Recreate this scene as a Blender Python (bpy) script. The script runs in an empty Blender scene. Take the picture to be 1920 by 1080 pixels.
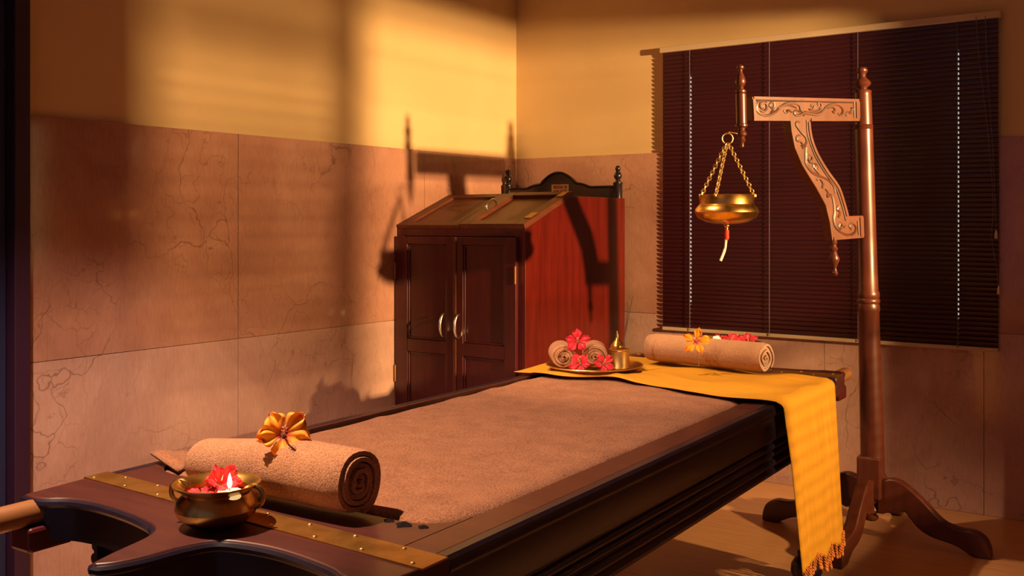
import bpy, math, random
from mathutils import Vector, Matrix
random.seed(7)
scene = bpy.context.scene
col = scene.collection

# ---------------------------------------------------------------- camera
F, CX, HY, H = 1898.0, 960.0, 417.0, 1.28          # focal length, centre and horizon in 1920x1080 pixels; eye height
YAW = math.atan2(2290 - 960, F)
C_, S_ = math.cos(YAW), math.sin(YAW)
cam = bpy.data.cameras.new('camera')
cam.sensor_width = 36
cam.lens = 36 * F / 1920
cam.shift_y = -(540 - HY) / 1920
cam.clip_start = 0.02
cam_o = bpy.data.objects.new('camera', cam)
cam_o.location = (0, 0, H)
cam_o.rotation_euler = (math.pi / 2, 0, YAW)
col.objects.link(cam_o)
scene.camera = cam_o

# ---------------------------------------------------------------- light
vs = scene.view_settings
vs.view_transform = 'Standard'
vs.look = 'None'
vs.exposure = 0.0
vs.gamma = 1
vs.use_curve_mapping = False

world = bpy.data.worlds.new('dusk')
scene.world = world
world.use_nodes = True
bg = world.node_tree.nodes['Background']
bg.inputs[0].default_value = (0.34, 0.28, 0.48, 1)
bg.inputs[1].default_value = 0.27


def spot(name, loc, aim, power, color, size, blend, radius):
    l = bpy.data.lights.new(name, 'SPOT')
    l.energy = power
    l.color = color
    l.spot_size = math.radians(size)
    l.spot_blend = blend
    l.shadow_soft_size = radius
    o = bpy.data.objects.new(name, l)
    o.location = loc
    o.rotation_euler = (Vector(aim) - Vector(loc)).to_track_quat('-Z', 'Y').to_euler()
    col.objects.link(o)
    return o


# low warm light through the window of the right-hand wall
spot('evening_light', (2.97, 2.99, 2.0), (-3.3, 3.7, 1.2), 4000, (1.0, 0.60, 0.245), 60, 0.3, 0.066)
# ceiling downlight over the near end of the table
spot('ceiling_downlight', (-2.10, 0.95, 2.66), (-2.16, 1.80, 0.6), 470, (1.0, 0.66, 0.44), 72, 0.5, 0.02)
# ceiling downlight over the far end
spot('ceiling_downlight', (-2.35, 2.65, 2.66), (-1.70, 3.42, 0.72), 190, (1.0, 0.62, 0.34), 46, 0.7, 0.02)

# ---------------------------------------------------------------- picture rays
def ray(px, py):
    dx = (px - CX) / F
    return Vector((C_ * dx - S_, S_ * dx + C_, (HY - py) / F))
CAM = Vector((0, 0, H))
def onX(px, py, X): d = ray(px, py); return CAM + d * (X / d.x)
def onY(px, py, Y): d = ray(px, py); return CAM + d * (Y / d.y)
def onZ(px, py, Z): d = ray(px, py); return CAM + d * ((Z - H) / d.z)
def atz(px, py, z): return CAM + ray(px, py) * z

# ---------------------------------------------------------------- materials
MATS = {}
def mat(name, color=(0.5, 0.5, 0.5), rough=0.5, metal=0.0, coat=0.0, spec=0.5, emit=None, estr=0.0, sheen=0.0):
    m = bpy.data.materials.new(name)
    m.use_nodes = True
    b = m.node_tree.nodes['Principled BSDF']
    b.inputs['Base Color'].default_value = (*color, 1)
    b.inputs['Roughness'].default_value = rough
    b.inputs['Metallic'].default_value = metal
    b.inputs['Coat Weight'].default_value = coat
    b.inputs['Coat Roughness'].default_value = 0.15
    b.inputs['Specular IOR Level'].default_value = spec
    b.inputs['Sheen Weight'].default_value = sheen
    if emit:
        b.inputs['Emission Color'].default_value = (*emit, 1)
        b.inputs['Emission Strength'].default_value = estr
    MATS[name] = m
    return m

def N(m, t, **kw):
    n = m.node_tree.nodes.new(t)
    for k, v in kw.items():
        if hasattr(n, k): setattr(n, k, v)
        else: n.inputs[k].default_value = v
    return n
def L(m, a, ao, b, bi): m.node_tree.links.new(a.outputs[ao], b.inputs[bi])
def bsdf(m): return m.node_tree.nodes['Principled BSDF']

def ramp(m, stops):
    r = N(m, 'ShaderNodeValToRGB')
    e = r.color_ramp.elements
    while len(e) > 1: e.remove(e[-1])
    e[0].position = stops[0][0]; e[0].color = (*stops[0][1], 1)
    for p, c in stops[1:]:
        x = e.new(p); x.color = (*c, 1)
    return r

def coords(m, scale=(1, 1, 1), kind='Object', rot=(0, 0, 0)):
    if kind == 'World':
        g = N(m, 'ShaderNodeNewGeometry'); out = 'Position'
    else:
        g = N(m, 'ShaderNodeTexCoord'); out = kind
    mp = N(m, 'ShaderNodeMapping')
    mp.inputs['Scale'].default_value = scale
    mp.inputs['Rotation'].default_value = rot
    L(m, g, out, mp, 'Vector')
    return mp

def bump(m, src, out, strength, dist):
    b = N(m, 'ShaderNodeBump')
    b.inputs['Strength'].default_value = strength
    b.inputs['Distance'].default_value = dist
    L(m, src, out, b, 'Height')
    L(m, b, 'Normal', bsdf(m), 'Normal')

def wood(name, dark, light, rough=0.3, coat=0.3, scale=(30, 30, 2), kind='Object', bstr=0.15):
    m = mat(name, dark, rough, coat=coat)
    mp = coords(m, scale, kind)
    n = N(m, 'ShaderNodeTexNoise', **{'Scale': 1.0, 'Detail': 6.0, 'Roughness': 0.6})
    L(m, mp, 'Vector', n, 'Vector')
    r = ramp(m, [(0.3, dark), (0.7, light)])
    L(m, n, 'Fac', r, 'Fac')
    L(m, r, 'Color', bsdf(m), 'Base Color')
    bump(m, n, 'Fac', bstr, 0.002)
    return m

def terry(name, c1, c2, scale=330.0, bstr=0.9):
    m = mat(name, c1, 0.95, spec=0.1, sheen=0.06)
    mp = coords(m)
    n = N(m, 'ShaderNodeTexNoise', **{'Scale': scale, 'Detail': 3.0, 'Roughness': 0.7})
    n2 = N(m, 'ShaderNodeTexNoise', **{'Scale': 14.0, 'Detail': 3.0})
    L(m, mp, 'Vector', n, 'Vector'); L(m, mp, 'Vector', n2, 'Vector')
    mx = N(m, 'ShaderNodeMix'); mx.data_type = 'FLOAT'
    mx.inputs[0].default_value = 0.2
    L(m, n, 'Fac', mx, 2); L(m, n2, 'Fac', mx, 3)
    r = ramp(m, [(0.36, c1), (0.64, c2)])
    L(m, mx, 0, r, 'Fac')
    L(m, r, 'Color', bsdf(m), 'Base Color')
    bump(m, n, 'Fac', bstr, 0.004)
    return m

wood('dark_wood', (0.008, 0.005, 0.014), (0.014, 0.008, 0.020), 0.32, 0.12, (25, 2, 25))  # dark stain; its blue tinge stands in for reflected window light
wood('deck_wood', (0.046, 0.010, 0.009), (0.075, 0.017, 0.012), 0.40, 0.12, (4, 40, 30))
wood('red_wood', (0.068, 0.0030, 0.0018), (0.115, 0.0075, 0.0027), 0.34, 0.15, (30, 30, 3))
wood('cabinet_wood', (0.055, 0.006, 0.008), (0.085, 0.010, 0.012), 0.34, 0.2, (40, 40, 3))
wood('lid_wood', (0.085, 0.019, 0.006), (0.135, 0.032, 0.009), 0.5, 0.05, (40, 4, 40))
wood('stand_wood', (0.068, 0.015, 0.008), (0.105, 0.024, 0.011), 0.38, 0.15, (40, 40, 4))
wood('arm_wood', (0.100, 0.028, 0.011), (0.150, 0.043, 0.017), 0.40, 0.2, (30, 30, 6))
wood('handle_wood', (0.20, 0.080, 0.026), (0.30, 0.125, 0.040), 0.42, 0.2, (20, 4, 20))
mat('motif_black', (0.008, 0.005, 0.006), 0.9, spec=0.1)
mat('groove', (0.05, 0.014, 0.008), 0.5)
mat('black_wood', (0.012, 0.008, 0.010), 0.25, coat=0.4)
mat('steel', (0.75, 0.72, 0.68), 0.25, metal=1.0)
mat('cream_metal', (0.55, 0.42, 0.28), 0.5)
mat('slat', (0.034, 0.0045, 0.008), 0.36, coat=0.12)
mat('cord', (0.12, 0.10, 0.12), 0.8)
mat('tassel', (0.62, 0.50, 0.40), 0.6)
mat('window_glow', (0.8, 0.85, 0.9), 0.5, emit=(1.0, 0.93, 0.80), estr=0.5)
mat('window_glow_bright', (0.8, 0.85, 0.9), 0.5, emit=(1.0, 0.62, 0.25), estr=6.0)
mat('flame', (1, 0.8, 0.4), 0.5, emit=(1.0, 0.72, 0.32), estr=14)
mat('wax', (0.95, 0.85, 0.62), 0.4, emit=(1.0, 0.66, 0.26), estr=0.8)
mat('red_water', (0.35, 0.012, 0.006), 0.12, coat=0.5)
mat('stem', (0.16, 0.10, 0.04), 0.6)
mat('stamen', (0.75, 0.35, 0.25), 0.6)
mat('ash', (0.6, 0.55, 0.5), 0.8)
mat('incense', (0.10, 0.075, 0.07), 0.8)
mat('red_thread', (0.55, 0.03, 0.02), 0.8)
mat('white_cord', (0.75, 0.68, 0.55), 0.8)
mat('label_paper', (0.66, 0.50, 0.32), 0.6)
mat('label_red', (0.42, 0.05, 0.02), 0.6)
mat('label_brown', (0.34, 0.15, 0.05), 0.6)
mat('door_paint', (0.012, 0.015, 0.055), 0.5)
mat('frame_paint', (0.024, 0.005, 0.024), 0.5)
terry('towel', (0.27, 0.120, 0.060), (0.59, 0.295, 0.155), 280)
terry('towel_pale', (0.38, 0.20, 0.115), (0.58, 0.325, 0.19), 260)
terry('towel_end_lit', (0.40, 0.25, 0.20), (0.60, 0.42, 0.34), 260)  # pale purple light on the roll's end, put into the colour
terry('sheet', (0.17, 0.070, 0.036), (0.40, 0.180, 0.096), 230)

def brass(name, c=(0.80, 0.47, 0.12), rough=0.28, dark=(0.32, 0.17, 0.04)):
    m = mat(name, c, rough, metal=1.0)
    mp = coords(m)
    n = N(m, 'ShaderNodeTexNoise', **{'Scale': 22.0, 'Detail': 5.0})
    L(m, mp, 'Vector', n, 'Vector')
    r = ramp(m, [(0.30, dark), (0.55, c)])
    L(m, n, 'Fac', r, 'Fac'); L(m, r, 'Color', bsdf(m), 'Base Color')
    bump(m, n, 'Fac', 0.12, 0.003)
    return m
brass('brass')
brass('brass_strip', (0.52, 0.27, 0.07), 0.42, (0.36, 0.17, 0.04))
brass('brass_pale', (0.88, 0.62, 0.25), 0.36, (0.60, 0.38, 0.13))

def petal_mat(name, base, edge, throat):
    m = mat(name, base, 0.55, spec=0.3, sheen=0.2)
    uv = N(m, 'ShaderNodeTexCoord')
    sep = N(m, 'ShaderNodeSeparateXYZ')
    L(m, uv, 'UV', sep, 'Vector')
    w = N(m, 'ShaderNodeTexWave', **{'Scale': 3.0, 'Distortion': 2.5, 'Detail': 2.0})
    w.bands_direction = 'Y'
    L(m, uv, 'UV', w, 'Vector')
    r = ramp(m, [(0.0, throat), (0.10, throat), (0.32, base), (0.85, base), (1.0, edge)])
    add = N(m, 'ShaderNodeMath', operation='MULTIPLY_ADD')
    add.inputs[1].default_value = -0.08
    L(m, w, 'Fac', add, 0); L(m, sep, 'X', add, 2)
    L(m, add, 0, r, 'Fac')
    L(m, r, 'Color', bsdf(m), 'Base Color')
    b = bsdf(m)
    b.inputs['Subsurface Weight'].default_value = 0.25
    b.inputs['Subsurface Radius'].default_value = (0.01, 0.004, 0.002)
    return m
petal_mat('petal_orange', (1.0, 0.36, 0.012), (1.0, 0.30, 0.015), (0.45, 0.03, 0.010))
petal_mat('petal_red', (0.52, 0.007, 0.026), (0.60, 0.035, 0.080), (0.40, 0.006, 0.012))

# yellow scarf
m = mat('yellow_cloth', (0.80, 0.40, 0.03), 0.75, spec=0.2)
mp = coords(m, (1, 1, 1), 'UV')
n = N(m, 'ShaderNodeTexNoise', **{'Scale': 1.0, 'Detail': 4.0})
mp.inputs['Scale'].default_value = (6, 160, 1)
L(m, mp, 'Vector', n, 'Vector')
r = ramp(m, [(0.35, (0.45, 0.210, 0.014)), (0.65, (0.58, 0.290, 0.024))])
L(m, n, 'Fac', r, 'Fac'); L(m, r, 'Color', bsdf(m), 'Base Color')
bump(m, n, 'Fac', 0.25, 0.002)
mat('fringe', (0.62, 0.20, 0.03), 0.8, sheen=0.3)

# plaster
def plaster(name, c1, c2):
    m = mat(name, c1, 0.7, spec=0.25)
    mp = coords(m, (1, 1, 1), 'World')
    n = N(m, 'ShaderNodeTexNoise', **{'Scale': 2.2, 'Detail': 5.0})
    n2 = N(m, 'ShaderNodeTexNoise', **{'Scale': 160.0, 'Detail': 2.0})
    L(m, mp, 'Vector', n, 'Vector'); L(m, mp, 'Vector', n2, 'Vector')
    r = ramp(m, [(0.3, c1), (0.7, c2)])
    L(m, n, 'Fac', r, 'Fac'); L(m, r, 'Color', bsdf(m), 'Base Color')
    bump(m, n2, 'Fac', 0.08, 0.002)
    return m
plaster('cream_plaster', (0.60, 0.42, 0.21), (0.66, 0.47, 0.245))
plaster('ceiling_paint', (0.60, 0.52, 0.42), (0.64, 0.56, 0.46))

# brown marble cladding with fine cracks and combed streaks
def marble(name, c1, c2, c3):
    m = mat(name, c1, 0.09, spec=0.5)
    base = coords(m, (1, 1, 1), 'World')
    warp = N(m, 'ShaderNodeTexNoise', **{'Scale': 3.0, 'Detail': 4.0})
    L(m, base, 'Vector', warp, 'Vector')
    mixv = N(m, 'ShaderNodeVectorMath', operation='MULTIPLY_ADD')
    mixv.inputs[1].default_value = (0.45, 0.45, 0.45)
    L(m, warp, 'Color', mixv, 0); L(m, base, 'Vector', mixv, 2)
    st = N(m, 'ShaderNodeMapping'); st.inputs['Scale'].default_value = (2.6, 2.6, 1.25)
    L(m, mixv, 0, st, 'Vector')
    vor = N(m, 'ShaderNodeTexVoronoi', feature='DISTANCE_TO_EDGE')
    vor.inputs['Scale'].default_value = 1.0
    L(m, st, 'Vector', vor, 'Vector')
    crack = N(m, 'ShaderNodeMapRange')
    crack.inputs['From Min'].default_value = 0.0; crack.inputs['From Max'].default_value = 0.008
    crack.inputs['To Min'].default_value = 1.0; crack.inputs['To Max'].default_value = 0.0
    L(m, vor, 'Distance', crack, 'Value')
    st2 = N(m, 'ShaderNodeMapping'); st2.inputs['Scale'].default_value = (9, 9, 6)
    L(m, mixv, 0, st2, 'Vector')
    vor2 = N(m, 'ShaderNodeTexVoronoi', feature='DISTANCE_TO_EDGE')
    vor2.inputs['Scale'].default_value = 1.0
    L(m, st2, 'Vector', vor2, 'Vector')
    crack2 = N(m, 'ShaderNodeMapRange')
    crack2.inputs['From Max'].default_value = 0.02; crack2.inputs['To Min'].default_value = 0.55; crack2.inputs['To Max'].default_value = 0.0
    L(m, vor2, 'Distance', crack2, 'Value')
    mask = N(m, 'ShaderNodeTexNoise', **{'Scale': 2.3, 'Detail': 2.0})
    L(m, base, 'Vector', mask, 'Vector')
    mr = N(m, 'ShaderNodeMapRange'); mr.inputs['From Min'].default_value = 0.42; mr.inputs['From Max'].default_value = 0.58
    L(m, mask, 'Fac', mr, 'Value')
    mx = N(m, 'ShaderNodeMath', operation='MAXIMUM'); L(m, crack, 'Result', mx, 0); L(m, crack2, 'Result', mx, 1)
    mul = N(m, 'ShaderNodeMath', operation='MULTIPLY'); L(m, mx, 0, mul, 0); L(m, mr, 'Result', mul, 1)
    streak = N(m, 'ShaderNodeMapping'); streak.inputs['Scale'].default_value = (110, 110, 22.0)
    L(m, base, 'Vector', streak, 'Vector')
    ns = N(m, 'ShaderNodeTexNoise', **{'Scale': 1.0, 'Detail': 5.0, 'Roughness': 0.65})
    L(m, streak, 'Vector', ns, 'Vector')
    cl = N(m, 'ShaderNodeTexNoise', **{'Scale': 1.7, 'Detail': 8.0, 'Roughness': 0.6, 'Distortion': 0.4})
    L(m, base, 'Vector', cl, 'Vector')
    av = N(m, 'ShaderNodeMix'); av.data_type = 'FLOAT'; av.inputs[0].default_value = 0.22
    L(m, cl, 'Fac', av, 2); L(m, ns, 'Fac', av, 3)
    r = ramp(m, [(0.34, c1), (0.52, c2), (0.68, c3)])
    L(m, av, 0, r, 'Fac')
    mc = N(m, 'ShaderNodeMix'); mc.data_type = 'RGBA'
    mc.inputs['B'].default_value = (0.10, 0.035, 0.022, 1) if 'B' in mc.inputs else (0, 0, 0, 1)
    mc.inputs[7].default_value = (0.09, 0.032, 0.02, 1)
    mf = N(m, 'ShaderNodeMath', operation='MULTIPLY'); mf.inputs[1].default_value = 0.6
    L(m, mul, 0, mf, 0)
    L(m, mf, 0, mc, 0); L(m, r, 'Color', mc, 6)
    m.node_tree.links.new(mc.outputs[2], bsdf(m).inputs['Base Color'])
    bump(m, mul, 0, 0.10, -0.002)
    return m
marble('marble_upper', (0.30, 0.140, 0.098), (0.42, 0.212, 0.152), (0.53, 0.290, 0.215))
marble('marble_lower', (0.36, 0.200, 0.158), (0.49, 0.295, 0.240), (0.60, 0.385, 0.325))
mat('grout', (0.42, 0.30, 0.22), 0.8)
m = wood('floor_wood', (0.52, 0.255, 0.108), (0.68, 0.36, 0.165), 0.33, 0.0, (5, 60, 1), 'World', 0.05)

# ---------------------------------------------------------------- geometry helpers
class MB:
    def __init__(s): s.v = []; s.f = []; s.uv = None
    def add(s, v, f):
        o = len(s.v); s.v += [tuple(p) for p in v]; s.f += [tuple(i + o for i in q) for q in f]; return s
    def box(s, x0, x1, y0, y1, z0, z1):
        return s.add([(x0,y0,z0),(x1,y0,z0),(x1,y1,z0),(x0,y1,z0),(x0,y0,z1),(x1,y0,z1),(x1,y1,z1),(x0,y1,z1)],
                     [(0,3,2,1),(4,5,6,7),(0,1,5,4),(1,2,6,5),(2,3,7,6),(3,0,4,7)])
    def lathe(s, prof, n=24, axis=lambda z: (0, 0)):
        v = []; f = []
        for r, z in prof:
            ax, ay = axis(z)
            for i in range(n):
                t = 2 * math.pi * i / n
                v.append((ax + r * math.cos(t), ay + r * math.sin(t), z))
        for k in range(len(prof) - 1):
            for i in range(n):
                j = (i + 1) % n
                f.append((k*n+i, k*n+j, (k+1)*n+j, (k+1)*n+i))
        if prof[0][0] > 1e-5: f.append(tuple(reversed(range(n))))
        if prof[-1][0] > 1e-5: f.append(tuple(range((len(prof)-1)*n, len(prof)*n)))
        return s.add(v, f)
    def tube(s, pts, rad, n=8, cap=True):
        pts = [Vector(p) for p in pts]
        v = []; f = []; up = None
        for i, p in enumerate(pts):
            a = pts[max(i-1, 0)]; b = pts[min(i+1, len(pts)-1)]
            t = (b - a).normalized()
            if up is None:
                up = t.orthogonal().normalized()
            up = (up - t * up.dot(t)).normalized()
            w = t.cross(up)
            r = rad[i] if isinstance(rad, (list, tuple)) else rad
            for k in range(n):
                q = 2 * math.pi * k / n
                v.append(p + (up * math.cos(q) + w * math.sin(q)) * r)
        m_ = len(pts)
        for i in range(m_ - 1):
            for k in range(n):
                j = (k + 1) % n
                f.append((i*n+k, i*n+j, (i+1)*n+j, (i+1)*n+k))
        if cap:
            f.append(tuple(reversed(range(n)))); f.append(tuple(range((m_-1)*n, m_*n)))
        return s.add(v, f)
    def prism(s, poly, fn):
        """poly: closed 2D outline; fn(a, b, side) -> 3D point, side 0 or 1"""
        n = len(poly)
        v = [fn(a, b, 0) for a, b in poly] + [fn(a, b, 1) for a, b in poly]
        f = [tuple(reversed(range(n))), tuple(range(n, 2*n))]
        for i in range(n):
            j = (i + 1) % n
            f.append((i, j, n + j, n + i))
        return s.add(v, f)
    def grid(s, rows, close=False, uv=False):
        nr, nc = len(rows), len(rows[0])
        v = [p for r_ in rows for p in r_]
        f = []
        for i in range(nr - 1):
            for j in range(nc - 1 + (1 if close else 0)):
                k = (j + 1) % nc
                f.append((i*nc+j, i*nc+k, (i+1)*nc+k, (i+1)*nc+j))
        if uv:
            s.uv = [(i / (nr-1), j / (nc-1)) for i in range(nr) for j in range(nc)]
        return s.add(v, f)
    def torus(s, c, R, r, M=None, n=14, m=6, sx=1.0):
        rows = []
        for i in range(n):
            t = 2*math.pi*i/n
            row = []
            for k in range(m):
                q = 2*math.pi*k/m
                p = Vector(((R + r*math.cos(q))*math.cos(t)*sx, (R + r*math.cos(q))*math.sin(t), r*math.sin(q)))
                if M: p = M @ p
                row.append(p + Vector(c))
            rows.append(row)
        rows.append(rows[0])
        return s.grid(rows, close=True)
    def mesh(s, name, material, smooth=35):
        me = bpy.data.meshes.new(name)
        me.from_pydata([tuple(p) for p in s.v], [], s.f)
        if s.uv:
            l = me.uv_layers.new(name='UVMap')
            for lp in me.loops: l.data[lp.index].uv = s.uv[lp.vertex_index]
        me.materials.append(MATS[material])
        me.update()
        if smooth:
            me.shade_smooth()
            me.set_sharp_from_angle(angle=math.radians(smooth))
        return me
    def build(s, name, material, parent=None, smooth=35, bevel=0, seg=2, fix=True):
        me = s.mesh(name, material, smooth)
        if fix:
            import bmesh
            bm = bmesh.new(); bm.from_mesh(me)
            bmesh.ops.recalc_face_normals(bm, faces=bm.faces)
            bm.to_mesh(me); bm.free()
        o = bpy.data.objects.new(name, me)
        col.objects.link(o)
        if parent: o.parent = parent
        if bevel:
            b = o.modifiers.new('bevel', 'BEVEL')
            b.width = bevel; b.segments = seg; b.limit_method = 'ANGLE'
            b.angle_limit = math.radians(50)
        return o

def link(name, me, parent):
    o = bpy.data.objects.new(name, me); col.objects.link(o); o.parent = parent
    return o
def tag(o, label, cat, group=None):
    o['label'] = label; o['category'] = cat
    if group: o['group'] = group
    return o
def empty(name, loc=(0, 0, 0), rotz=0.0):
    o = bpy.data.objects.new(name, None); col.objects.link(o)
    o.location = loc; o.rotation_euler = (0, 0, rotz); o.empty_display_size = 0.05
    return o
def struct(o): o['kind'] = 'structure'; return o

def crom(pts, n=6, closed=False):
    """Catmull-Rom through points of any dimension"""
    P = [Vector(p) for p in pts]
    out = []
    m_ = len(P)
    rng = m_ if closed else m_ - 1
    for i in range(rng):
        if closed: a, b, c, d = P[i-1], P[i], P[(i+1) % m_], P[(i+2) % m_]
        else: a, b, c, d = P[max(i-1, 0)], P[i], P[i+1], P[min(i+2, m_-1)]
        for k in range(n):
            t = k / n
            out.append(0.5*((2*b) + (c-a)*t + (2*a-5*b+4*c-d)*t*t + (3*b-a-3*c+d)*t*t*t))
    if not closed: out.append(P[-1])
    return out
def interp(xs, ys, x):
    if x <= xs[0]: return ys[0]
    for i in range(len(xs)-1):
        if x <= xs[i+1]:
            t = (x-xs[i])/(xs[i+1]-xs[i]); t = t*t*(3-2*t)
            return ys[i]+(ys[i+1]-ys[i])*t
    return ys[-1]

# ================================================================ THE ROOM
XL, XR, YB, ZC, YN = -3.347, 1.0, 4.82, 2.78, -1.6
DADO, JOINT = 1.648, 0.799
TH = 0.12
struct(MB().box(XL-TH, XR+TH, YN, YB+TH, -0.06, 0).build('floor', 'floor_wood', smooth=0))
struct(MB().box(XL-TH, XR+TH, YN, YB+TH, ZC, ZC+0.06).build('ceiling', 'ceiling_paint', smooth=0))

# left wall, with a doorway near the camera
DY0, DY1, DZ = 0.87, 1.811, 2.10
wl = MB()
wl.box(XL-TH, XL, DY1, YB+TH, 0, ZC).box(XL-TH, XL, DY0, DY1, DZ, ZC).box(XL-TH, XL, YN, DY0, 0, ZC)
wall_left = struct(wl.build('wall_left', 'cream_plaster', smooth=0))
# back wall with window opening
WX0, WX1, WZ0, WZ1 = -2.34, -0.85, 0.80, 2.10
wb = MB()
wb.box(XL, WX0, YB, YB+TH, 0, ZC).box(WX1, XR+TH, YB, YB+TH, 0, ZC)
wb.box(WX0, WX1, YB, YB+TH, 0, WZ0).box(WX0, WX1, YB, YB+TH, WZ1, ZC)
wall_back = struct(wb.build('wall_back', 'cream_plaster', smooth=0))
# right wall with the open window that lets the evening light in and a second window under a closed blind
RY0, RY1, RZ0, RZ1 = 2.79, 3.81, 1.044, 2.109
QY0, QY1, QZ0, QZ1 = 4.365, 4.495, 0.865, 2.07
wr = MB()
wr.box(XR, XR+TH, YN, RY0, 0, ZC).box(XR, XR+TH, RY1, QY0, 0, ZC).box(XR, XR+TH, QY1, YB+TH, 0, ZC)
wr.box(XR, XR+TH, RY0, RY1, 0, RZ0).box(XR, XR+TH, RY0, RY1, RZ1, ZC)
wr.box(XR, XR+TH, QY0, QY1, 0, QZ0).box(XR, XR+TH, QY0, QY1, QZ1, ZC)
wall_right = struct(wr.build('wall_right', 'cream_plaster', smooth=0))

# marble cladding: slabs with fine open joints on a grout bed
TT = 0.014
def slab(parent, mname, lo, hi, g=0.0012):
    lo = [a + (g if k != parent['thin'] else 0) for k, a in enumerate(lo)]
    hi = [a - (g if k != parent['thin'] else 0) for k, a in enumerate(hi)]
    o = MB().box(lo[0], hi[0], lo[1], hi[1], lo[2], hi[2]).build('marble_slab', mname, parent, smooth=0)
    return o
def clad(parent, axis, face, sgn, cuts, top=DADO, skip=None):
    parent['thin'] = axis
    rows = [(0, JOINT, 'marble_lower'), (JOINT, top, 'marble_upper')]
    for i in range(len(cuts)-1):
        for z0, z1, mn in rows:
            zz = [(z0, z1)]
            if skip and cuts[i] >= skip[0]-1e-4 and cuts[i+1] <= skip[1]+1e-4:
                if z1 > skip[2]:
                    zz = [(z0, skip[2])] if z0 < skip[2] - 1e-3 else []
            for a, b in zz:
                lo, hi = [0, 0, a], [0, 0, b]
                lo[axis], hi[axis] = (face, face+TT) if sgn > 0 else (face-TT, face)
                lo[1-axis], hi[1-axis] = cuts[i], cuts[i+1]
                slab(parent, mn, lo, hi)
    del parent['thin']
clad(wall_left, 0, XL-0.002, 1, [DY1+.05, 2.783, 3.98, YB])
clad(wall_left, 0, XL-0.002, 1, [YN, -0.45, DY0-0.05])
clad(wall_back, 1, YB+0.002, -1, [XL+TT, WX0, -1.55, WX1, -0.35, XR], skip=(WX0, WX1, WZ0))
clad(wall_right, 0, XR+0.002, -1, [YN, -0.4, 0.8, 2.0, RY0], )

# back window: frosted lit pane in a painted frame
w1 = struct(empty('window_1', ((WX0+WX1)/2, YB+0.06, WZ0)))
hw = (WX1-WX0)/2; hh = WZ1-WZ0
fr = MB()
fr.box(-hw, -hw+.05, -.03, .03, 0, hh).box(hw-.05, hw, -.03, .03, 0, hh).box(-hw, hw, -.03, .03, 0, .05).box(-hw, hw, -.03, .03, hh-.05, hh).box(-.025, .025, -.03, .03, 0, hh)
fr.build('window_frame', 'cream_metal', w1, smooth=0)
for a, b in ((-hw+.05, -.025), (.025, hw-.05)):
    MB().box(a, b, .004, .010, .05, hh-.05).build('pane', 'window_glow', w1, smooth=0)

# right-hand windows (out of the picture; the light comes in through the first)
w2 = struct(empty('window_2', (XR+0.06, RY0, RZ0)))
ww = RY1-RY0; wh = RZ1-RZ0
fr = MB()
m0, m1 = 3.103-RY0, 3.158-RY0
fr.box(-.03, .03, 0, .02, 0, wh).box(-.03, .03, ww-.02, ww, 0, wh).box(-.03, .03, 0, ww, 0, .03).box(-.03, .03, 0, ww, wh-.01, wh).box(-.03, .03, m0, m1, 1.480-RZ0, wh).box(-.03, .03, 3.015-RY0, ww, 1.463-RZ0, 1.480-RZ0)
fr.box(-.02, .02, .02, 3.015-RY0, .0, 1.522-RZ0).box(-.02, .02, 3.015-RY0, m0, 1.463-RZ0, 1.522-RZ0)  # solid panel added to block light low in the near sash
fr.build('window_frame', 'cream_metal', w2, smooth=0)
# raised slats of a blind hang in the head of the near sash
for k in range(4):
    MB().box(-.085, -.055, .02, m0, wh-.030-.024*k, wh-.012-.024*k).build('slat', 'slat', w2, smooth=0)
for k in range(22):
    z = 1.525-RZ0+.0235*k
    MB().box(-.085, -.060, .02, m0, z, z+.0150+.003*math.sin(k*2.3)).build('slat', 'slat', w2, smooth=0)
for k in range(9):
    z = 1.50-RZ0+.070*k
    MB().box(-.085, -.060, m1, ww-.02, z, z+.008+.004*math.sin(k*1.9)).build('slat', 'slat', w2, smooth=0)
for k in range(16):  # unseen fine slats added to thin the light falling on the scarf
    z = .008+.0255*k
    MB().box(-.085, -.060, 3.015-RY0, ww-.02, z, z+.0065).build('slat', 'slat', w2, smooth=0)
w3 = struct(empty('window_3', (XR+0.06, QY0, QZ0)))
MB().box(.0, .01, 0, QY1-QY0, 0, QZ1-QZ0).build('pane', 'window_glow_bright', w3, smooth=0)
nsl = 46
for k in range(nsl):
    z = (QZ1-QZ0)*(k+.5)/nsl
    MB().box(-.075, -.070, .0, QY1-QY0, z-.0075, z+.0075).build('slat', 'slat', w3, smooth=0)
MB().box(-.084, -.078, .045, .082, 0, QZ1-QZ0).build('blocking_strip', 'slat', w3, smooth=0)  # added strip that splits the pane's glow into two bands

# doorway at the left edge
dr = struct(empty('door_1', (XL, 0, 0)))
df = MB()
df.box(-.02, .065, DY1-.005, DY1+.05, 0, DZ+.07).box(-.02, .065, DY0-.05, DY0+.005, 0, DZ+.07).box(-.02, .065, DY0+.005, DY1-.005, DZ, DZ+.07)
df.build('door_frame', 'frame_paint', dr, smooth=0, bevel=.004)
dl = MB().box(-.03, .02, DY0+.01, DY1-.01, .005, DZ-.004).build('door_leaf', 'door_paint', dr, smooth=0, bevel=.003)
for a, b in ((.15, .95), (1.08, 1.95)):
    MB().box(.018, .028, DY0+.14, DY1-.14, a, b).build('door_panel', 'door_paint', dl, smooth=0, bevel=.006)

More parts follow.
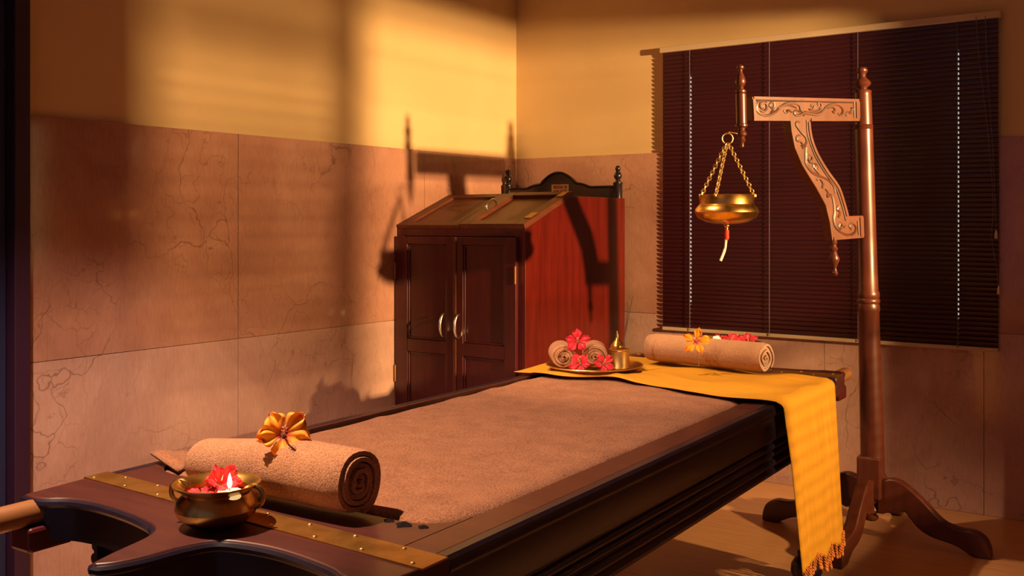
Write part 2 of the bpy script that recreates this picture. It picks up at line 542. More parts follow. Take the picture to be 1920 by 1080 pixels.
# ================================================================ WINDOW BLIND
bl = tag(empty('window_blind', (0, YB-0.023, 0)), 'wide dark slatted blind closed over the window', 'window blind')
BX0, BX1, BZ0, BZ1 = -2.395, -0.79, 0.735, 2.165
MB().box(BX0-.01, BX1+.01, -.024, .010, BZ1, BZ1+.030).build('headrail', 'cream_metal', bl, smooth=0, bevel=.003)
MB().box(BX0, BX1, -.013, .013, BZ0-.017, BZ0).build('bottom_rail', 'cream_metal', bl, smooth=0, bevel=.003)
cordx = [-2.236, -1.812, -1.385, -0.952]
NS = 66
pitch = (BZ1-BZ0)/NS
half = 0.0125
sl = MB()
tilt = math.radians(72)
# each slat is a bowed strip with route holes where the two outer ladders pass
xs = [BX0]
for hx in (cordx[0], cordx[3]): xs += [hx-.0035, hx+.0035]
xs.append(BX1)
ts = [-1, -.45, .0, .45, 1]
def slp(x, t):
    a = t*half; bow = .0022*(1-t*t)
    return (x, -a*math.cos(tilt) - bow*math.sin(tilt), a*math.sin(tilt) - bow*math.cos(tilt))
idx = {}
vv = []
for i, x in enumerate(xs):
    for j, t in enumerate(ts): idx[i, j] = len(vv); vv.append(slp(x, t))
ff = []
for i in range(len(xs)-1):
    for j in range(len(ts)-1):
        if i in (1, 3) and j in (1, 2): continue
        ff.append((idx[i,j], idx[i+1,j], idx[i+1,j+1], idx[i,j+1]))
sl.add(vv, ff)
slm = sl.mesh('slat', 'slat', 60)
for k in range(NS):
    o = link('slat', slm, bl)
    o.location = (0, 0, BZ0 + (k+.5)*pitch)
    o.rotation_euler = (random.uniform(-.02, .02), random.uniform(-.0004, .0004), 0)
for k, x in enumerate(cordx):
    MB().tube([(x, -.017, BZ0-.01), (x, -.017, BZ1+.005)], .0016, 6).build('ladder_cord', 'cord', bl)
# pull cords with acorn tassels
for path, tip in (([(-.875, -.024, BZ1+.01), (-.860, -.03, 1.98), (-.822, -.03, 1.62), (-.806, -.03, 1.36), (-.812, -.03, 1.22), (-.795, -.03, 1.10), (-.784, -.03, 1.0)], 0.985),
                  ([(-.838, -.024, BZ1+.01), (-.829, -.03, 1.95), (-.805, -.03, 1.55), (-.794, -.03, 1.24)], 1.225)):
    o = MB().tube(crom(path, 5), .0016, 6).build('pull_cord', 'cord', bl)
    x, y, _ = path[-1]
    MB().lathe([(.002, tip+.022), (.005, tip+.012), (.007, tip-.006), (.0065, tip-.014), (.002, tip-.016)], 12, lambda z, x=x, y=y: (x, y)).build('tassel', 'tassel', o)

# ================================================================ STEAM CABINET
KX0, KX1, KY0, KY1 = -3.328, -2.568, 3.769, 4.70
KH, KR, KRY = 1.249, 1.407, 4.185
cb = tag(empty('steam_cabinet', ((KX0+KX1)/2, (KY0+KY1)/2, 0)), 'dark red wooden steam cabinet with sloping lids, standing in the room corner', 'cabinet')
cb_off = Vector((-(KX0+KX1)/2, -(KY0+KY1)/2, 0))
def kb(m_, name, material, parent=cb, **kw):
    m_.v = [tuple(Vector(p) + cb_off) for p in m_.v]
    return m_.build(name, material, parent, **kw)
side = [(KY0, .03), (KY1, .03), (KY1, KR), (KRY, KR), (KY0, KH)]
kb(MB().prism(side, lambda a, b, s: (KX1-.022 if s == 0 else KX1, a, b)), 'side_panel', 'red_wood', smooth=0, bevel=.003)
kb(MB().prism(side, lambda a, b, s: (KX0 if s == 0 else KX0+.022, a, b)), 'side_panel', 'red_wood', smooth=0, bevel=.003)
kb(MB().box(KX0+.022, KX1-.022, KY1-.02, KY1, .03, KR), 'back_panel', 'cabinet_wood', smooth=0)
kb(MB().box(KX0+.022, KX1-.022, KRY, KY1-.02, KR-.022, KR), 'top_panel', 'lid_wood', smooth=0)
kb(MB().box(KX0, KX1, KY0, KY1, .0, .03), 'plinth', 'cabinet_wood', smooth=0)
ff_ = MB().box(KX0+.022, KX0+.036, KY0, KY0+.03, .03, KH).box(KX1-.055, KX1-.022, KY0, KY0+.03, .03, KH).box(KX0+.036, KX1-.055, KY0, KY0+.03, KH-.035, KH)
kb(ff_, 'face_frame', 'cabinet_wood', smooth=0, bevel=.002)
def kx(px): return onY(px, 500, KY0).x
def kz(px, py): return onY(px, py, KY0).z
def cab_door(xa, xb, pa, pb, hinge, hx):
    d = empty('door'); d.parent = cb; d.location = cb_off + Vector((xa, KY0, 0)); 
    w = xb-xa; z0, z1 = .05, KH-.037
    p0, p1 = pa-xa, pb-xa
    u0, u1 = kz(800, 636), kz(800, 458)
    l0, l1 = .14, kz(800, 660)
    s = MB()
    s.box(0, p0, -.022, 0, z0, z1).box(p1, w, -.022, 0, z0, z1)
    s.box(p0, p1, -.022, 0, u1, z1).box(p0, p1, -.022, 0, l1, u0).box(p0, p1, -.022, 0, z0, l0)
    s.build('door_frame', 'cabinet_wood', d, smooth=0, bevel=.003)
    for a, b in ((u0, u1), (l0, l1)):
        MB().box(p0, p1, -.010, -.002, a, b).build('door_panel', 'cabinet_wood', d, smooth=0)
        q = MB()
        q.box(p0, p0+.010, -.017, -.010, a, b).box(p1-.010, p1, -.017, -.010, a, b).box(p0+.01, p1-.01, -.017, -.010, a, a+.010).box(p0+.01, p1-.01, -.017, -.010, b-.010, b)
        q.build('panel_moulding', 'cabinet_wood', d, smooth=0, bevel=.003)
    hz = kz(850, 610)
    hxl = hx-xa
    arc = [(hxl, -.022, hz-.055), (hxl, -.038, hz-.046), (hxl, -.050, hz-.02), (hxl, -.052, hz), (hxl, -.050, hz+.02), (hxl, -.038, hz+.046), (hxl, -.022, hz+.055)]
    MB().tube(crom(arc, 4), .0055, 8).build('handle', 'steel', d)['label'] = 'curved silver handle'
    xh = .002 if hinge < 0 else w-.002
    for z in (l0+.40, z1-.17):
        MB().lathe([(.005, z-.04), (.005, z+.04)], 10, lambda q_, xh=xh: (xh, -.024)).build('hinge', 'brass_strip', d)
    return d
cab_door(kx(746), kx(858), kx(769), kx(842), -1, kx(838))
cab_door(kx(860), kx(972), kx(873), kx(951), 1, kx(865))
kb(MB().box(kx(856), kx(861), KY0-.027, KY0-.021, .05, KH-.037), 'cover_strip', 'lid_wood', smooth=0, bevel=.001)
# sloping lids
sv = Vector((0, KRY-KY0, KR-KH)); sl_len = sv.length; sv.normalize()
sn = Vector((0, -sv.z, sv.y))
def lid(xa, xb, thick):
    d = empty('lid'); d.parent = cb; d.location = cb_off + Vector((xa, KY0, KH))
    w = xb-xa
    def P(x, t, n_): return Vector((x, 0, 0)) + sv*t + sn*n_
    def bx(m_, x0, x1, t0, t1, n0, n1):
        q = [P(x0,t0,n0),P(x1,t0,n0),P(x1,t1,n0),P(x0,t1,n0),P(x0,t0,n1),P(x1,t0,n1),P(x1,t1,n1),P(x0,t1,n1)]
        m_.add(q, [(0,3,2,1),(4,5,6,7),(0,1,5,4),(1,2,6,5),(2,3,7,6),(3,0,4,7)])
    f_ = MB(); e = .055
    bx(f_, 0, e, 0, sl_len, 0, thick); bx(f_, w-e, w, 0, sl_len, 0, thick); bx(f_, e, w-e, 0, .05, 0, thick); bx(f_, e, w-e, sl_len-.045, sl_len, 0, thick)
    f_.build('lid_frame', 'lid_wood', d, smooth=0, bevel=.002)
    p_ = MB(); bx(p_, e, w-e, .05, sl_len-.045, 0, .008); p_.build('lid_panel', 'lid_wood', d, smooth=0)
    return d, P, bx, w
xm = kx(862)
d, P, bx, w = lid(KX0, xm-.002, .020)
d, P, bx, w = lid(xm+.0, KX1, .026)
hp = [P(.026, .20, .026), P(.026, .205, .044), P(.026, .235, .054), P(.026, .27, .052), P(.026, .29, .026)]
MB().tube(crom(hp, 4), .005, 8).build('handle', 'steel', d)['label'] = 'curved silver handle'
for t in (.07, .36):
    h_ = MB(); bx(h_, w-.045, w-.01, t, t+.07, .026, .030); h_.build('hinge', 'brass_strip', d, smooth=0)
# arched head board between two posts with finials
hb_y0, hb_y1 = KY1-.045, KY1-.015
hx0, hx1 = KX0+.03, KX1-.025
mid = (hx0+hx1)/2 - .01
def archz(x):
    q = abs(x-mid)
    base = 1.468
    if q < .11: return base + .062*math.cos(q/.11*math.pi/2)**.8 + .022
    if q < .20: return base + .022*(1-((q-.11)/.09)**2) 
    return base
pts = [(hx0, KR-.01)] + [(hx1, KR-.01)] + [(hx1-(hx1-hx0)*i/40, archz(hx1-(hx1-hx0)*i/40)) for i in range(41)]
kb(MB().prism(pts, lambda a, b, s: (a, hb_y0 if s == 0 else hb_y1, b)), 'head_board', 'black_wood', smooth=30)
ed = [(hx0+(hx1-hx0)*i/40, hb_y0-.004, archz(hx0+(hx1-hx0)*i/40)) for i in range(41)]
kb(MB().tube(ed, .007, 8), 'head_board_moulding', 'black_wood')
for x in (hx0, hx1):
    pr = [(.024, KR-.012), (.024, KR+.07), (.026, KR+.074), (.026, KR+.082), (.014, KR+.090), (.012, KR+.097), (.020, KR+.108), (.022, KR+.120), (.016, KR+.133), (.010, KR+.139), (.011, KR+.144), (.015, KR+.153), (.014, KR+.162), (.008, KR+.170), (.0, KR+.172)]
    kb(MB().lathe(pr, 18, lambda z, x=x: (x, KY1-.032)), 'finial_post', 'black_wood')
# small maker's plate
la, lb = onY(1034, 346, hb_y0-.004), onY(1066, 363, hb_y0-.004)
lab = kb(MB().box(la.x, lb.x, hb_y0-.003, hb_y0, lb.z, la.z), 'maker_plate', 'label_paper', smooth=0)
lab['label'] = 'small cream plate with faded red and brown print'
lw, lh = lb.x-la.x, la.z-lb.z
for a, b, c, d_, mm in ((.10,.30,.56,.86,'label_red'),(.34,.46,.56,.84,'label_red'),(.50,.66,.56,.84,'label_red'),(.74,.90,.55,.84,'label_brown'),(.10,.44,.24,.40,'label_brown'),(.52,.62,.16,.40,'label_brown'),(.68,.88,.20,.42,'label_brown')):
    kb(MB().box(la.x+lw*a, la.x+lw*b, hb_y0-.0038, hb_y0-.0028, lb.z+lh*c, lb.z+lh*d_), 'print', mm, lab, smooth=0)

# ================================================================ MASSAGE TABLE
T = 0.712
OX, OY, ROT = -1.071, 1.347, math.radians(2.0)
cr, sr = math.cos(ROT), math.sin(ROT)
def TW(u, v, z): return Vector((OX - u*cr - v*sr, OY - u*sr + v*cr, z))
W, LB = 1.005, 2.37
tb = tag(empty('massage_table', (OX, OY, 0), ROT), 'long dark wooden massage table with moulded sides, brass strip and scalloped ends', 'massage table')
BOT = T-.222
# moulded long sides
prof = [(.0, T-.018), (.0035, T-.006), (.010, T), (.03, T), (.03, BOT), (.018, BOT), (.010, BOT+.006), (.008, BOT+.016), (.014, BOT+.024)]
def rib(zc, r, o):
    return [(o - r*math.cos(t), zc + r*math.sin(t)) for t in [(-80+20*i)*math.pi/180 for i in range(9)]]
for zc, r in ((BOT+.040, .013), (BOT+.068, .010), (BOT+.092, .012)): prof += rib(zc, r, .020)
prof += [(.020, BOT+.108), (.008, BOT+.112), (.004, BOT+.120), (.006, T-.034), (.002, T-.030), (.0, T-.026)]
def sideboard(flip):
    def fn(a, b, s):
        x = -a if not flip else -W+a
        return (x, .0 if s == 0 else LB, b)
    return MB().prism(prof, fn).build('side_board', 'dark_wood', tb, smooth=30)
sideboard(False); sideboard(True)
# rim boards, basin floor
MB().box(-.105, -.03, .0, LB, T-.05, T).build('rim_board', 'deck_wood', tb, smooth=0, bevel=.003)
MB().box(-W+.03, -W+.045, .0, LB, T-.05, T).build('rim_board', 'deck_wood', tb, smooth=0, bevel=.003)
MB().box(-W+.03, -.03, .045, LB-.045, T-.075, T-.045).build('basin_floor', 'dark_wood', tb, smooth=0)
def rim_end(y0, y1, sgn):
    # rim across the end with rounded inner corners
    xa, xb, r = -.105, -W+.045, .10
    yi = y1 if sgn > 0 else y0
    yo = y0 if sgn > 0 else y1
    pts = [(xa, yo), (xa, yi + sgn*r)]
    for i in range(1, 9):
        t = math.pi/2*i/8
        pts.append((xa - r*(1-math.cos(t)), yi + sgn*r*(1-math.sin(t))))
    for i in range(0, 9):
        t = math.pi/2*(1-i/8)
        pts.append((xb + r*(1-math.cos(t)), yi + sgn*r*(1-math.sin(t))))
    pts.append((xb, yo))
    MB().prism(pts, lambda a, b, s: (a, b, T-.05 if s == 0 else T)).build('rim_board', 'deck_wood', tb, smooth=30)
rim_end(.0, .115, 1); rim_end(LB-.115, LB, -1)
# cross beams under the deck
MB().box(-W+.03, -.03, .02, .06, BOT+.02, T-.05).build('cross_beam', 'dark_wood', tb, smooth=0)
MB().box(-W+.03, -.03, LB-.06, LB-.02, BOT+.02, T-.05).build('cross_beam', 'dark_wood', tb, smooth=0)
MB().box(-.08, -.04, .52, .60, BOT-.022, BOT+.01).build('bracket', 'dark_wood', tb, smooth=0, bevel=.004)
# carved motif on the near rim
cm = MB()
for a, b, s_ in ((.182, .098, .020), (.222, .104, .013), (.143, .108, .013)):
    pl = [(-a-s_, b), (-a-s_*.55, b-.006), (-a, b-s_), (-a+s_*.55, b-.006), (-a+s_, b), (-a+s_*.6, b+.5*s_), (-a, b+.8*s_), (-a-s_*.6, b+.5*s_)]
    n0 = len(pl)
    cm.add([(x, y, T+.0005) for x, y in pl] + [(-a, b+.1*s_, T+.35*s_)], [(i, (i+1) % n0, n0) for i in range(n0)] + [tuple(reversed(range(n0)))])
cm.build('carved_motif', 'motif_black', tb, smooth=0)
# scalloped end boards
half_out = [(1.0, .0), (.985, -.165), (.945, -.168), (.915, -.158), (.875, -.132), (.80, -.121), (.70, -.128), (.62, -.143), (.575, -.158), (.545, -.180), (.525, -.220), (.506, -.290), (.488, -.345)]
right_out = [(.476, -.352), (.455, -.325), (.440, -.275), (.432, -.215), (.415, -.165), (.385, -.142), (.303, -.128), (.22, -.133), (.13, -.150), (.085, -.168), (.015, -.165), (.0, .0)]
def end_outline(off, sgn):
    a = crom([p for p in half_out[1:]], 4); b = crom(right_out[:-1], 4)
    pts = [half_out[0]] + [tuple(p) for p in a] + [tuple(p) for p in b] + [right_out[-1]]
    return [(-u, off + sgn*v) for u, v in pts]
TB = .075
for off, sgn in ((0.0, 1), (LB, -1)):
    ol = end_outline(off, sgn)
    eb = MB().prism(ol, lambda a, b, s: (a, b, T-TB if s == 0 else T)).build('end_board', 'deck_wood', tb, smooth=30, bevel=.004)
    # dark apron edging that follows the scallops
    edge = [(a, b, T-.012) for a, b in ol[1:-1]]
    MB().tube(edge, .009, 8).build('edge_moulding', 'dark_wood', eb)
    fc = MB(); rows = [[(a, b-.001*sgn, T-.014) for a, b in ol[1:-1]], [(a, b-.001*sgn, T-TB-.012) for a, b in ol[1:-1]]]
    rows2 = [[(a, b+.008*sgn, z) for a, b, z in r_] for r_ in rows]
    fc.grid([rows[0], rows[1], rows2[1], rows2[0], rows[0]])
    fc.build('edge_face', 'black_wood', eb, smooth=40)
    # brass strip with nails
    y0 = off
    q = [(-.0, y0-.078*sgn), (-.0, y0-.008*sgn), (-W+.005, y0+.044*sgn), (-W+.005, y0-.016*sgn)]
    bs = MB().prism(q, lambda a, b, s: (a, b, T-.001 if s == 0 else T+.0025)).build('brass_strip', 'brass_strip', tb, smooth=0)
    for k in range(9):
        x = .03 + k*.118
        for e, dx in ((.16, 0), (.84, .059)):
            if x+dx > W-.02: continue
            t = (x+dx)/W
            yy0 = q[0][1]*(1-t)+q[3][1]*t; yy1 = q[1][1]*(1-t)+q[2][1]*t
            yy = yy0*(1-e)+yy1*e
            MB().lathe([(.0045, T+.0025), (.0040, T+.0042), (.002, T+.0054), (0, T+.0056)], 8, lambda z, a=-x-dx, b=yy: (a, b)).build('nail', 'brass_pale', bs)
# carrying handles at the four corners
for u in (.05, .945):
    for off, sgn in ((0.0, -1), (LB, 1)):
        ya = off + sgn*.10; L_ = .225
        pr = [(.029, 0), (.029, .008), (.026, .012)] + [(.026, L_-.02), (.024, L_-.008), (.018, L_-.001), (.0, L_)]
        h_ = MB().lathe(pr, 20)
        h_.v = [(-u + x, ya + sgn*z, T-.030 + y) for x, y, z in h_.v]
        h_.build('handle', 'handle_wood', tb)['label'] = 'rounded pale wooden carrying handle'
        MB().box(-u-.035, -u+.035, min(ya, off+sgn*.20), max(ya, off+sgn*.20), T-.105, T-.054).build('handle_bracket', 'cabinet_wood', tb, smooth=0, bevel=.008)
# turned legs
lp = [(.030, 0), (.046, .012), (.055, .035), (.053, .060), (.040, .082), (.030, .090), (.034, .098), (.034, .106), (.024, .114), (.026, .20), (.032, .30), (.034, .335), (.028, .345), (.036, .352), (.037, .362), (.030, .370), (.038, .378), (.038, .388), (.031, .396), (.036, .404), (.036, .412), (.032, .42), (.044, .46), (.048, .50), (.048, T-.12)]
for u in (.065, W-.065):
    for v in (.075, LB-.15):
        MB().lathe(lp, 24, lambda z, u=u, v=v: (-u, v)).build('leg', 'dark_wood', tb)
        MB().box(-u-.05, -u+.05, v-.05, v+.05, T-.20, T-.075).build('leg_block', 'dark_wood', tb, smooth=0, bevel=.006)

# ---- brown terry sheet in the basin
sh = MB()
rows = []
NU, NV = 60, 110
for i in range(NV+1):
    t = i/NV
    row = []
    for j in range(NU+1):
        q = j/NU
        v = .125 + (2.02-.125)*t
        u0, u1 = .108, .952
        # rounded near corners
        e = max(0, .16-(v-.125))/.16
        ins = .075*(1-math.sqrt(max(0, 1-e*e)))
        u = u0+ins + (u1-u0-ins-ins*.2)*q
        z = T+.001 + .0025*math.sin(u*9+v*3.1) + .0016*math.sin(v*31+u*7)*(1 if v > 1.2 else .4)
        z += .004*math.exp(-((v-1.52-.05*math.sin(u*6))/.018)**2)*math.sin(u*5+1)**2
        z += .004*math.exp(-((v-1.36-.07*math.sin(u*4+1))/.016)**2)*math.sin(u*4)**2
        z += .003*math.exp(-((v-.80-.10*u)/.03)**2)
        edge = min(q, 1-q)
        z -= .024*math.exp(-edge/.018) if edge < .09 else 0
        z -= .010*math.exp(-t/.006)
        row.append(TW(u, v, z))
    rows.append(row)
sh.grid(rows)
sh_o = tag(sh.build('terry_sheet', 'sheet', smooth=60), 'flat brown terry towel spread over the massage table top', 'towel')
sm = sh_o.modifiers.new('solid', 'SOLIDIFY'); sm.thickness = .006; sm.offset = -1
# turned-up near left corner of the sheet
fl = MB(); rows = []
for i in range(9):
    t = i/8
    rows.append([TW(.86+.135*t, .125+.03*t + (.10)*q/6, T+.006+.020*t*(1-q/6*.5)+.004*math.sin(q)) for q in range(7)])
fl.grid(rows)
flo = fl.build('turned_corner', 'sheet', sh_o, smooth=60)
flo.modifiers.new('solid', 'SOLIDIFY').thickness = .006

# ---- yellow scarf across the far end
PU = [1.03, .84, .66, .53, .28, .10, .0]
PF = [1.79, 1.765, 1.85, 1.815, 1.705, 1.665, 1.69]
BU = [1.03, .86, .60, .218, .05, .0]
BV = [2.36, 2.40, 2.36, 2.262, 2.252, 2.25]
ZT = T+.010
HEM = .18
NS_, NW_ = 120, 44
def scarf(s, w):
    top = 1.03
    R_ = .022
    drop = ZT-R_-HEM
    tot = top + R_*math.pi/2 + drop
    d_ = s*tot
    if d_ <= top:
        u = 1.03-d_; z = ZT; hang = 0
        uu = u
    elif d_ <= top + R_*math.pi/2:
        a = (d_-top)/R_
        uu = -R_*math.sin(a); z = ZT-R_*(1-math.cos(a)); hang = 0; u = 0
    else:
        h = d_-top-R_*math.pi/2
        uu = -R_; z = ZT-R_-h; hang = h/drop; u = 0
    pu = [-x for x in PU]; bu = [-x for x in BU]
    v0 = interp(pu, PF, -u) ; v1 = interp(bu, BV, -u)
    v0 += .062*hang**.9; v1 += .030*hang
    v = v0+(v1-v0)*w
    if hang > 0 or uu < 0:
        k = min(1, hang*3)
        ph = w*17 + .8*math.sin(w*9)
        uu -= .006 + .020*k*(1+math.sin(ph))*.5*(0.4+.6*hang) + .008*k*(1+math.sin(w*41+2))*.5*hang + .02*hang
        z += .012*hang*math.sin(w*23)
    else:
        z += .0035*math.sin(w*14+u*9) * (1 if u < .95 else .3) + .003*math.sin(u*23+w*5)
        z += .010*math.exp(-((w-.10-.05*math.sin(u*8))/.05)**2)*math.sin(u*6+.4)**2
        z += .008*math.exp(-((w-.32-.25*(u-.5))/.035)**2)*(1 if .3 < u < .9 else .2)
        z += .004
    return TW(uu, v, z)
sc = MB()
sc.grid([[scarf(i/NS_, j/NW_) for j in range(NW_+1)] for i in range(NS_+1)], uv=True)
sco = tag(sc.build('yellow_scarf', 'yellow_cloth', smooth=70), 'bright yellow fringed scarf laid across the table end and hanging down', 'scarf')
sco.modifiers.new('solid', 'SOLIDIFY').thickness = .002
fm = None
tz = MB()
def twist(sx, ph):
    return [(sx*.004*math.cos(ph+k*1.4)*(1-.3*k/9), .004*math.sin(ph+k*1.4), -.0045*k) for k in range(10)]
tz.tube(twist(1, 0), .0026, 6).tube(twist(1, 3.1), .0026, 6)
tz.lathe([(.0, -.052), (.005, -.049), (.006, -.043), (.004, -.038)], 8)
fm = tz.mesh('tassel', 'fringe', 60)
for k in range(27):
    p = scarf(1.0, (k+.5)/27)
    o = link('tassel', fm, sco); o.location = p + Vector((.001, 0, .006)); o.rotation_euler = (random.uniform(-.15, .15), random.uniform(-.15, .15), random.uniform(0, 6))

# ---------------------------------------------------------------- rolled towels
def roll(name, label, p0, p1, r, material, turns=4.6, thick=.0115, endmat=None, group=None, seed=0, start=0.0, flat=0.93, r0=None):
    rnd = random.Random(seed)
    a = Vector(p0); b = Vector(p1); ax = (b-a); Ln = ax.length; ax.normalize()
    side_ = ax.cross(Vector((0, 0, 1))).normalized(); up = side_.cross(ax)
    root = empty(name, ((a+b)/2).xyz - Vector((0, 0, r)))
    n = int(turns*26)
    pit = (r-.006)/turns
    th = pit*.80
    out, inn = [], []
    for i in range(n+1):
        t = i/n; ang = start + turns*2*math.pi*t
        rr = .006 + (r-.006)*t
        wob = 1 + .035*math.sin(ang*1.7+seed)*(1-t*.6)
        out.append((rr*wob, ang)); inn.append((max(.002, rr*wob-th), ang))
    m_ = MB(); NL = 26
    rows = []
    for k in range(NL+1):
        s = k/NL
        e = min(s, 1-s)
        row = []
        for lst, sg in ((out, 1), (list(reversed(inn)), -1)):
            for rr, ang in lst:
                t = rr/r
                pull = (.0035*math.sin(ang*.5+seed) + .002*math.sin(ang*3+seed))*(1 if s > .5 else -1)*max(0, (.5-e)*2)**6
                taper = 1 - .06*math.exp(-e/.012)
                q = rr*taper*(1 if r0 is None else (r0/r + (1-r0/r)*min(1, s*1.6)))*(1+.012*math.sin(s*9+ang+seed))
                zf = math.sin(ang)*q
                if zf < -r*.92: zf = -r*.92
                p = a + ax*(Ln*s + pull) + side_*(math.cos(ang)*q) + up*(zf*flat)
                if r0 is not None: p = p - up*((r-r0)*flat*(1-min(1, s*1.6)))
                row.append(p - root.location)
        rows.append(row)
    m_.grid(rows, close=True)
    nc = len(rows[0]); no = len(out)
    fs = []
    for base in (0, NL*nc):
        for i in range(no-1):
            fs.append((base+i, base+i+1, base+nc-2-i, base+nc-1-i))
    m_.f += fs
    o = m_.build('rolled_cloth', material, root, smooth=60)
    if endmat:
        o.data.materials.append(MATS[endmat])
        for pgi in range(len(o.data.polygons)-len(fs), len(o.data.polygons)): o.data.polygons[pgi].material_index = 1
    tag(root, label, 'towel', group)
    return root
r1 = .073
roll('rolled_towel', 'thick rolled brown towel beside the brass candle bowl', TW(.725, .078, T+.008+r1*.93*.92), TW(.275, .080, T+.008+r1*.93*.92), r1, 'towel', 5.4, seed=1, start=2.0, r0=.056)
r2 = .065
roll('rolled_towel', 'pale brown rolled towel lying on the yellow scarf', TW(.690, 2.262, ZT+.006+r2*.9), TW(.205, 2.195, ZT+.006+r2*.9), r2, 'towel_pale', 5.0, seed=4, start=3.9, endmat='towel_end_lit')

# ---------------------------------------------------------------- flowers
def flower(name, label, loc, facing, size, pm, roll_=0.0, wide=.62, cup=.55, group=None, seed=0, stamen=True, stem=None, curl=.35, ruf=1.0):
    rnd = random.Random(seed)
    root = empty(name, loc)
    q = Vector(facing).normalized().to_track_quat('Z', 'Y')
    Rm = q.to_matrix() @ Matrix.Rotation(roll_, 3, 'Z')
    for k in range(5):
        ang = 2*math.pi*k/5 + rnd.uniform(-.12, .12)
        ln = size*rnd.uniform(.9, 1.08)
        cu = cup*rnd.uniform(.75, 1.2); ph = rnd.uniform(0, 6)
        m_ = MB(); rows = []
        NR, NC = 12, 11
        for i in range(NR+1):
            t = i/NR
            g = min(1, t/.68); g = g*g*(3-2*g)
            wd = ln*wide*(.14+.86*g)
            if t > .68: wd *= math.sqrt(max(.02, 1-((t-.68)/.345)**2))
            row = []
            for j in range(NC+1):
                s = j/NC*2-1
                rad = .03*size + ln*t*(1-.16*s*s*t + .05*ruf*math.sin(s*9+ph)*t*t)
                hz = size*(cu*t**.8 - curl*t**3) + ruf*(size*.10*math.sin(s*6+ph)*t*t + size*.06*math.sin(s*12+ph*2)*t**3) + size*.10*(s*s)*t*(1-t)
                x = rad; y = wd*s
                p = Vector((x*math.cos(ang)-y*math.sin(ang), x*math.sin(ang)+y*math.cos(ang), hz))
                row.append(Rm @ p)
            rows.append(row)
        m_.grid(rows, uv=True)
        m_.build('petal', pm, root, smooth=80, fix=False)
    if stamen:
        bend = Vector((.15, .1, 1))
        pts = [Rm @ (Vector((bend.x*t*t, bend.y*t*t, t))*size*.95) for t in [i/7 for i in range(8)]]
        st = MB().tube(pts, [size*.035]*6+[size*.05, size*.03], 8)
        for i in range(10):
            t = .6+.04*i; a_ = i*2.4
            c_ = Rm @ (Vector((bend.x*t*t + .09*math.cos(a_), bend.y*t*t+.09*math.sin(a_), t))*size*.95)
            st.torus(c_, size*.015, size*.013, None, 6, 4)
        st.build('stamen', 'stamen', root)
    cal = MB().tube([Rm @ Vector((0, 0, size*.12)), Rm @ Vector((0, 0, -size*.10))], [size*.10, size*.05], 8)
    cal.build('calyx', 'stem', root)
    if stem:
        MB().tube([Vector(p)-Vector(loc) for p in stem], .0018, 6).build('flower_stem', 'stem', root)
    tag(root, label, 'flower', group)
    return root
toc = lambda p, up=.35, side_=0.0: (CAM - Vector(p)).normalized() + Vector((0, 0, up)) + Vector((C_, S_, 0))*side_

p = atz(531, 815, 2.02)
flower('hibiscus_flower', 'large orange hibiscus standing on the thick brown towel roll', p, toc(p, .16, .05), .054, 'petal_orange', roll_=.80, wide=.44, cup=.44, seed=3, curl=.34, ruf=1.7,
       stem=[p, TW(.475, .065, T+.125), TW(.475, .085, T+.110)])
p = atz(1305, 640, 3.70)
flower('hibiscus_flower', 'orange flower with narrow petals on the pale rolled towel', p, toc(p, .10, .1), .050, 'petal_orange', roll_=.2, wide=.31, cup=.55, seed=8, curl=.25,
       stem=[p, atz(1307, 655, 3.735), atz(1309, 672, 3.725), atz(1310, 687, 3.728)])

# ---------------------------------------------------------------- brass bowls (uruli)
def uruli(name, label, loc, R_, hgt, fill, group=None, rot=0.0):
    root = empty(name, loc, rot)
    k = R_
    pr = [(.45*k, 0), (.62*k, .02*hgt), (.86*k, .22*hgt), (.95*k, .42*hgt), (.90*k, .62*hgt), (.76*k, .78*hgt), (.77*k, .84*hgt), (.88*k, .92*hgt), (1.0*k, 1.0*hgt), (1.0*k, 1.04*hgt), (.96*k, 1.04*hgt),
          (.84*k, .97*hgt), (.73*k, .88*hgt), (.72*k, .76*hgt), (.84*k, .60*hgt), (.88*k, .42*hgt), (.6*k, .10*hgt), (.0, .08*hgt)]
    MB().lathe(pr, 48).build('bowl', 'brass', root)
    MB().lathe([(.76*k, .70*hgt), (.5*k, .705*hgt), (0, .705*hgt)], 40).build('water', fill, root)
    for a in (0.0, math.pi):
        M_ = Matrix.Rotation(a, 3, 'Z') @ Matrix.Rotation(math.pi/2, 3, 'X')
        c_ = Matrix.Rotation(a, 3, 'Z') @ Vector((.93*k, 0, .74*hgt))
        MB().torus(c_, .020, .0045, M_, 18, 8).build('ring_handle', 'brass', root)
    tag(root, label, 'bowl', group)
    return root
bw = TW(.476, -.093, T+.004)
uruli('brass_bowl', 'low brass bowl of red water holding a lit candle', bw, .081, .074, 'red_water', rot=math.radians(22))
def inb(dx, dy, dz): return bw + Vector((C_*dx - S_*dy, S_*dx + C_*dy, dz))
p = inb(.004, .006, .068)
flower('hibiscus_flower', 'red hibiscus floating upright in the bowl with the candle', p, toc(p, 1.1, .5),   .031, 'petal_red', roll_=.5, wide=.46, cup=1.15, seed=11, curl=.35, ruf=1.6, stamen=False,
       stem=[p, p+Vector((0, 0, -.016))])
p = inb(-.018, -.03, .062)
flower('hibiscus_flower', 'small red blossom lying flat on the red water', p, (0.1, -.1, 1), .030, 'petal_red', roll_=.1, wide=.42, cup=.3, seed=12, curl=.25, stamen=False)
cd = tag(empty('tealight_candle', inb(.032, -.028, .052)), 'small lit tealight candle floating in the brass bowl', 'candle')
MB().lathe([(.020, 0), (.022, .004), (.022, .016), (.020, .017), (.0, .0155)], 24).build('wax', 'wax', cd)
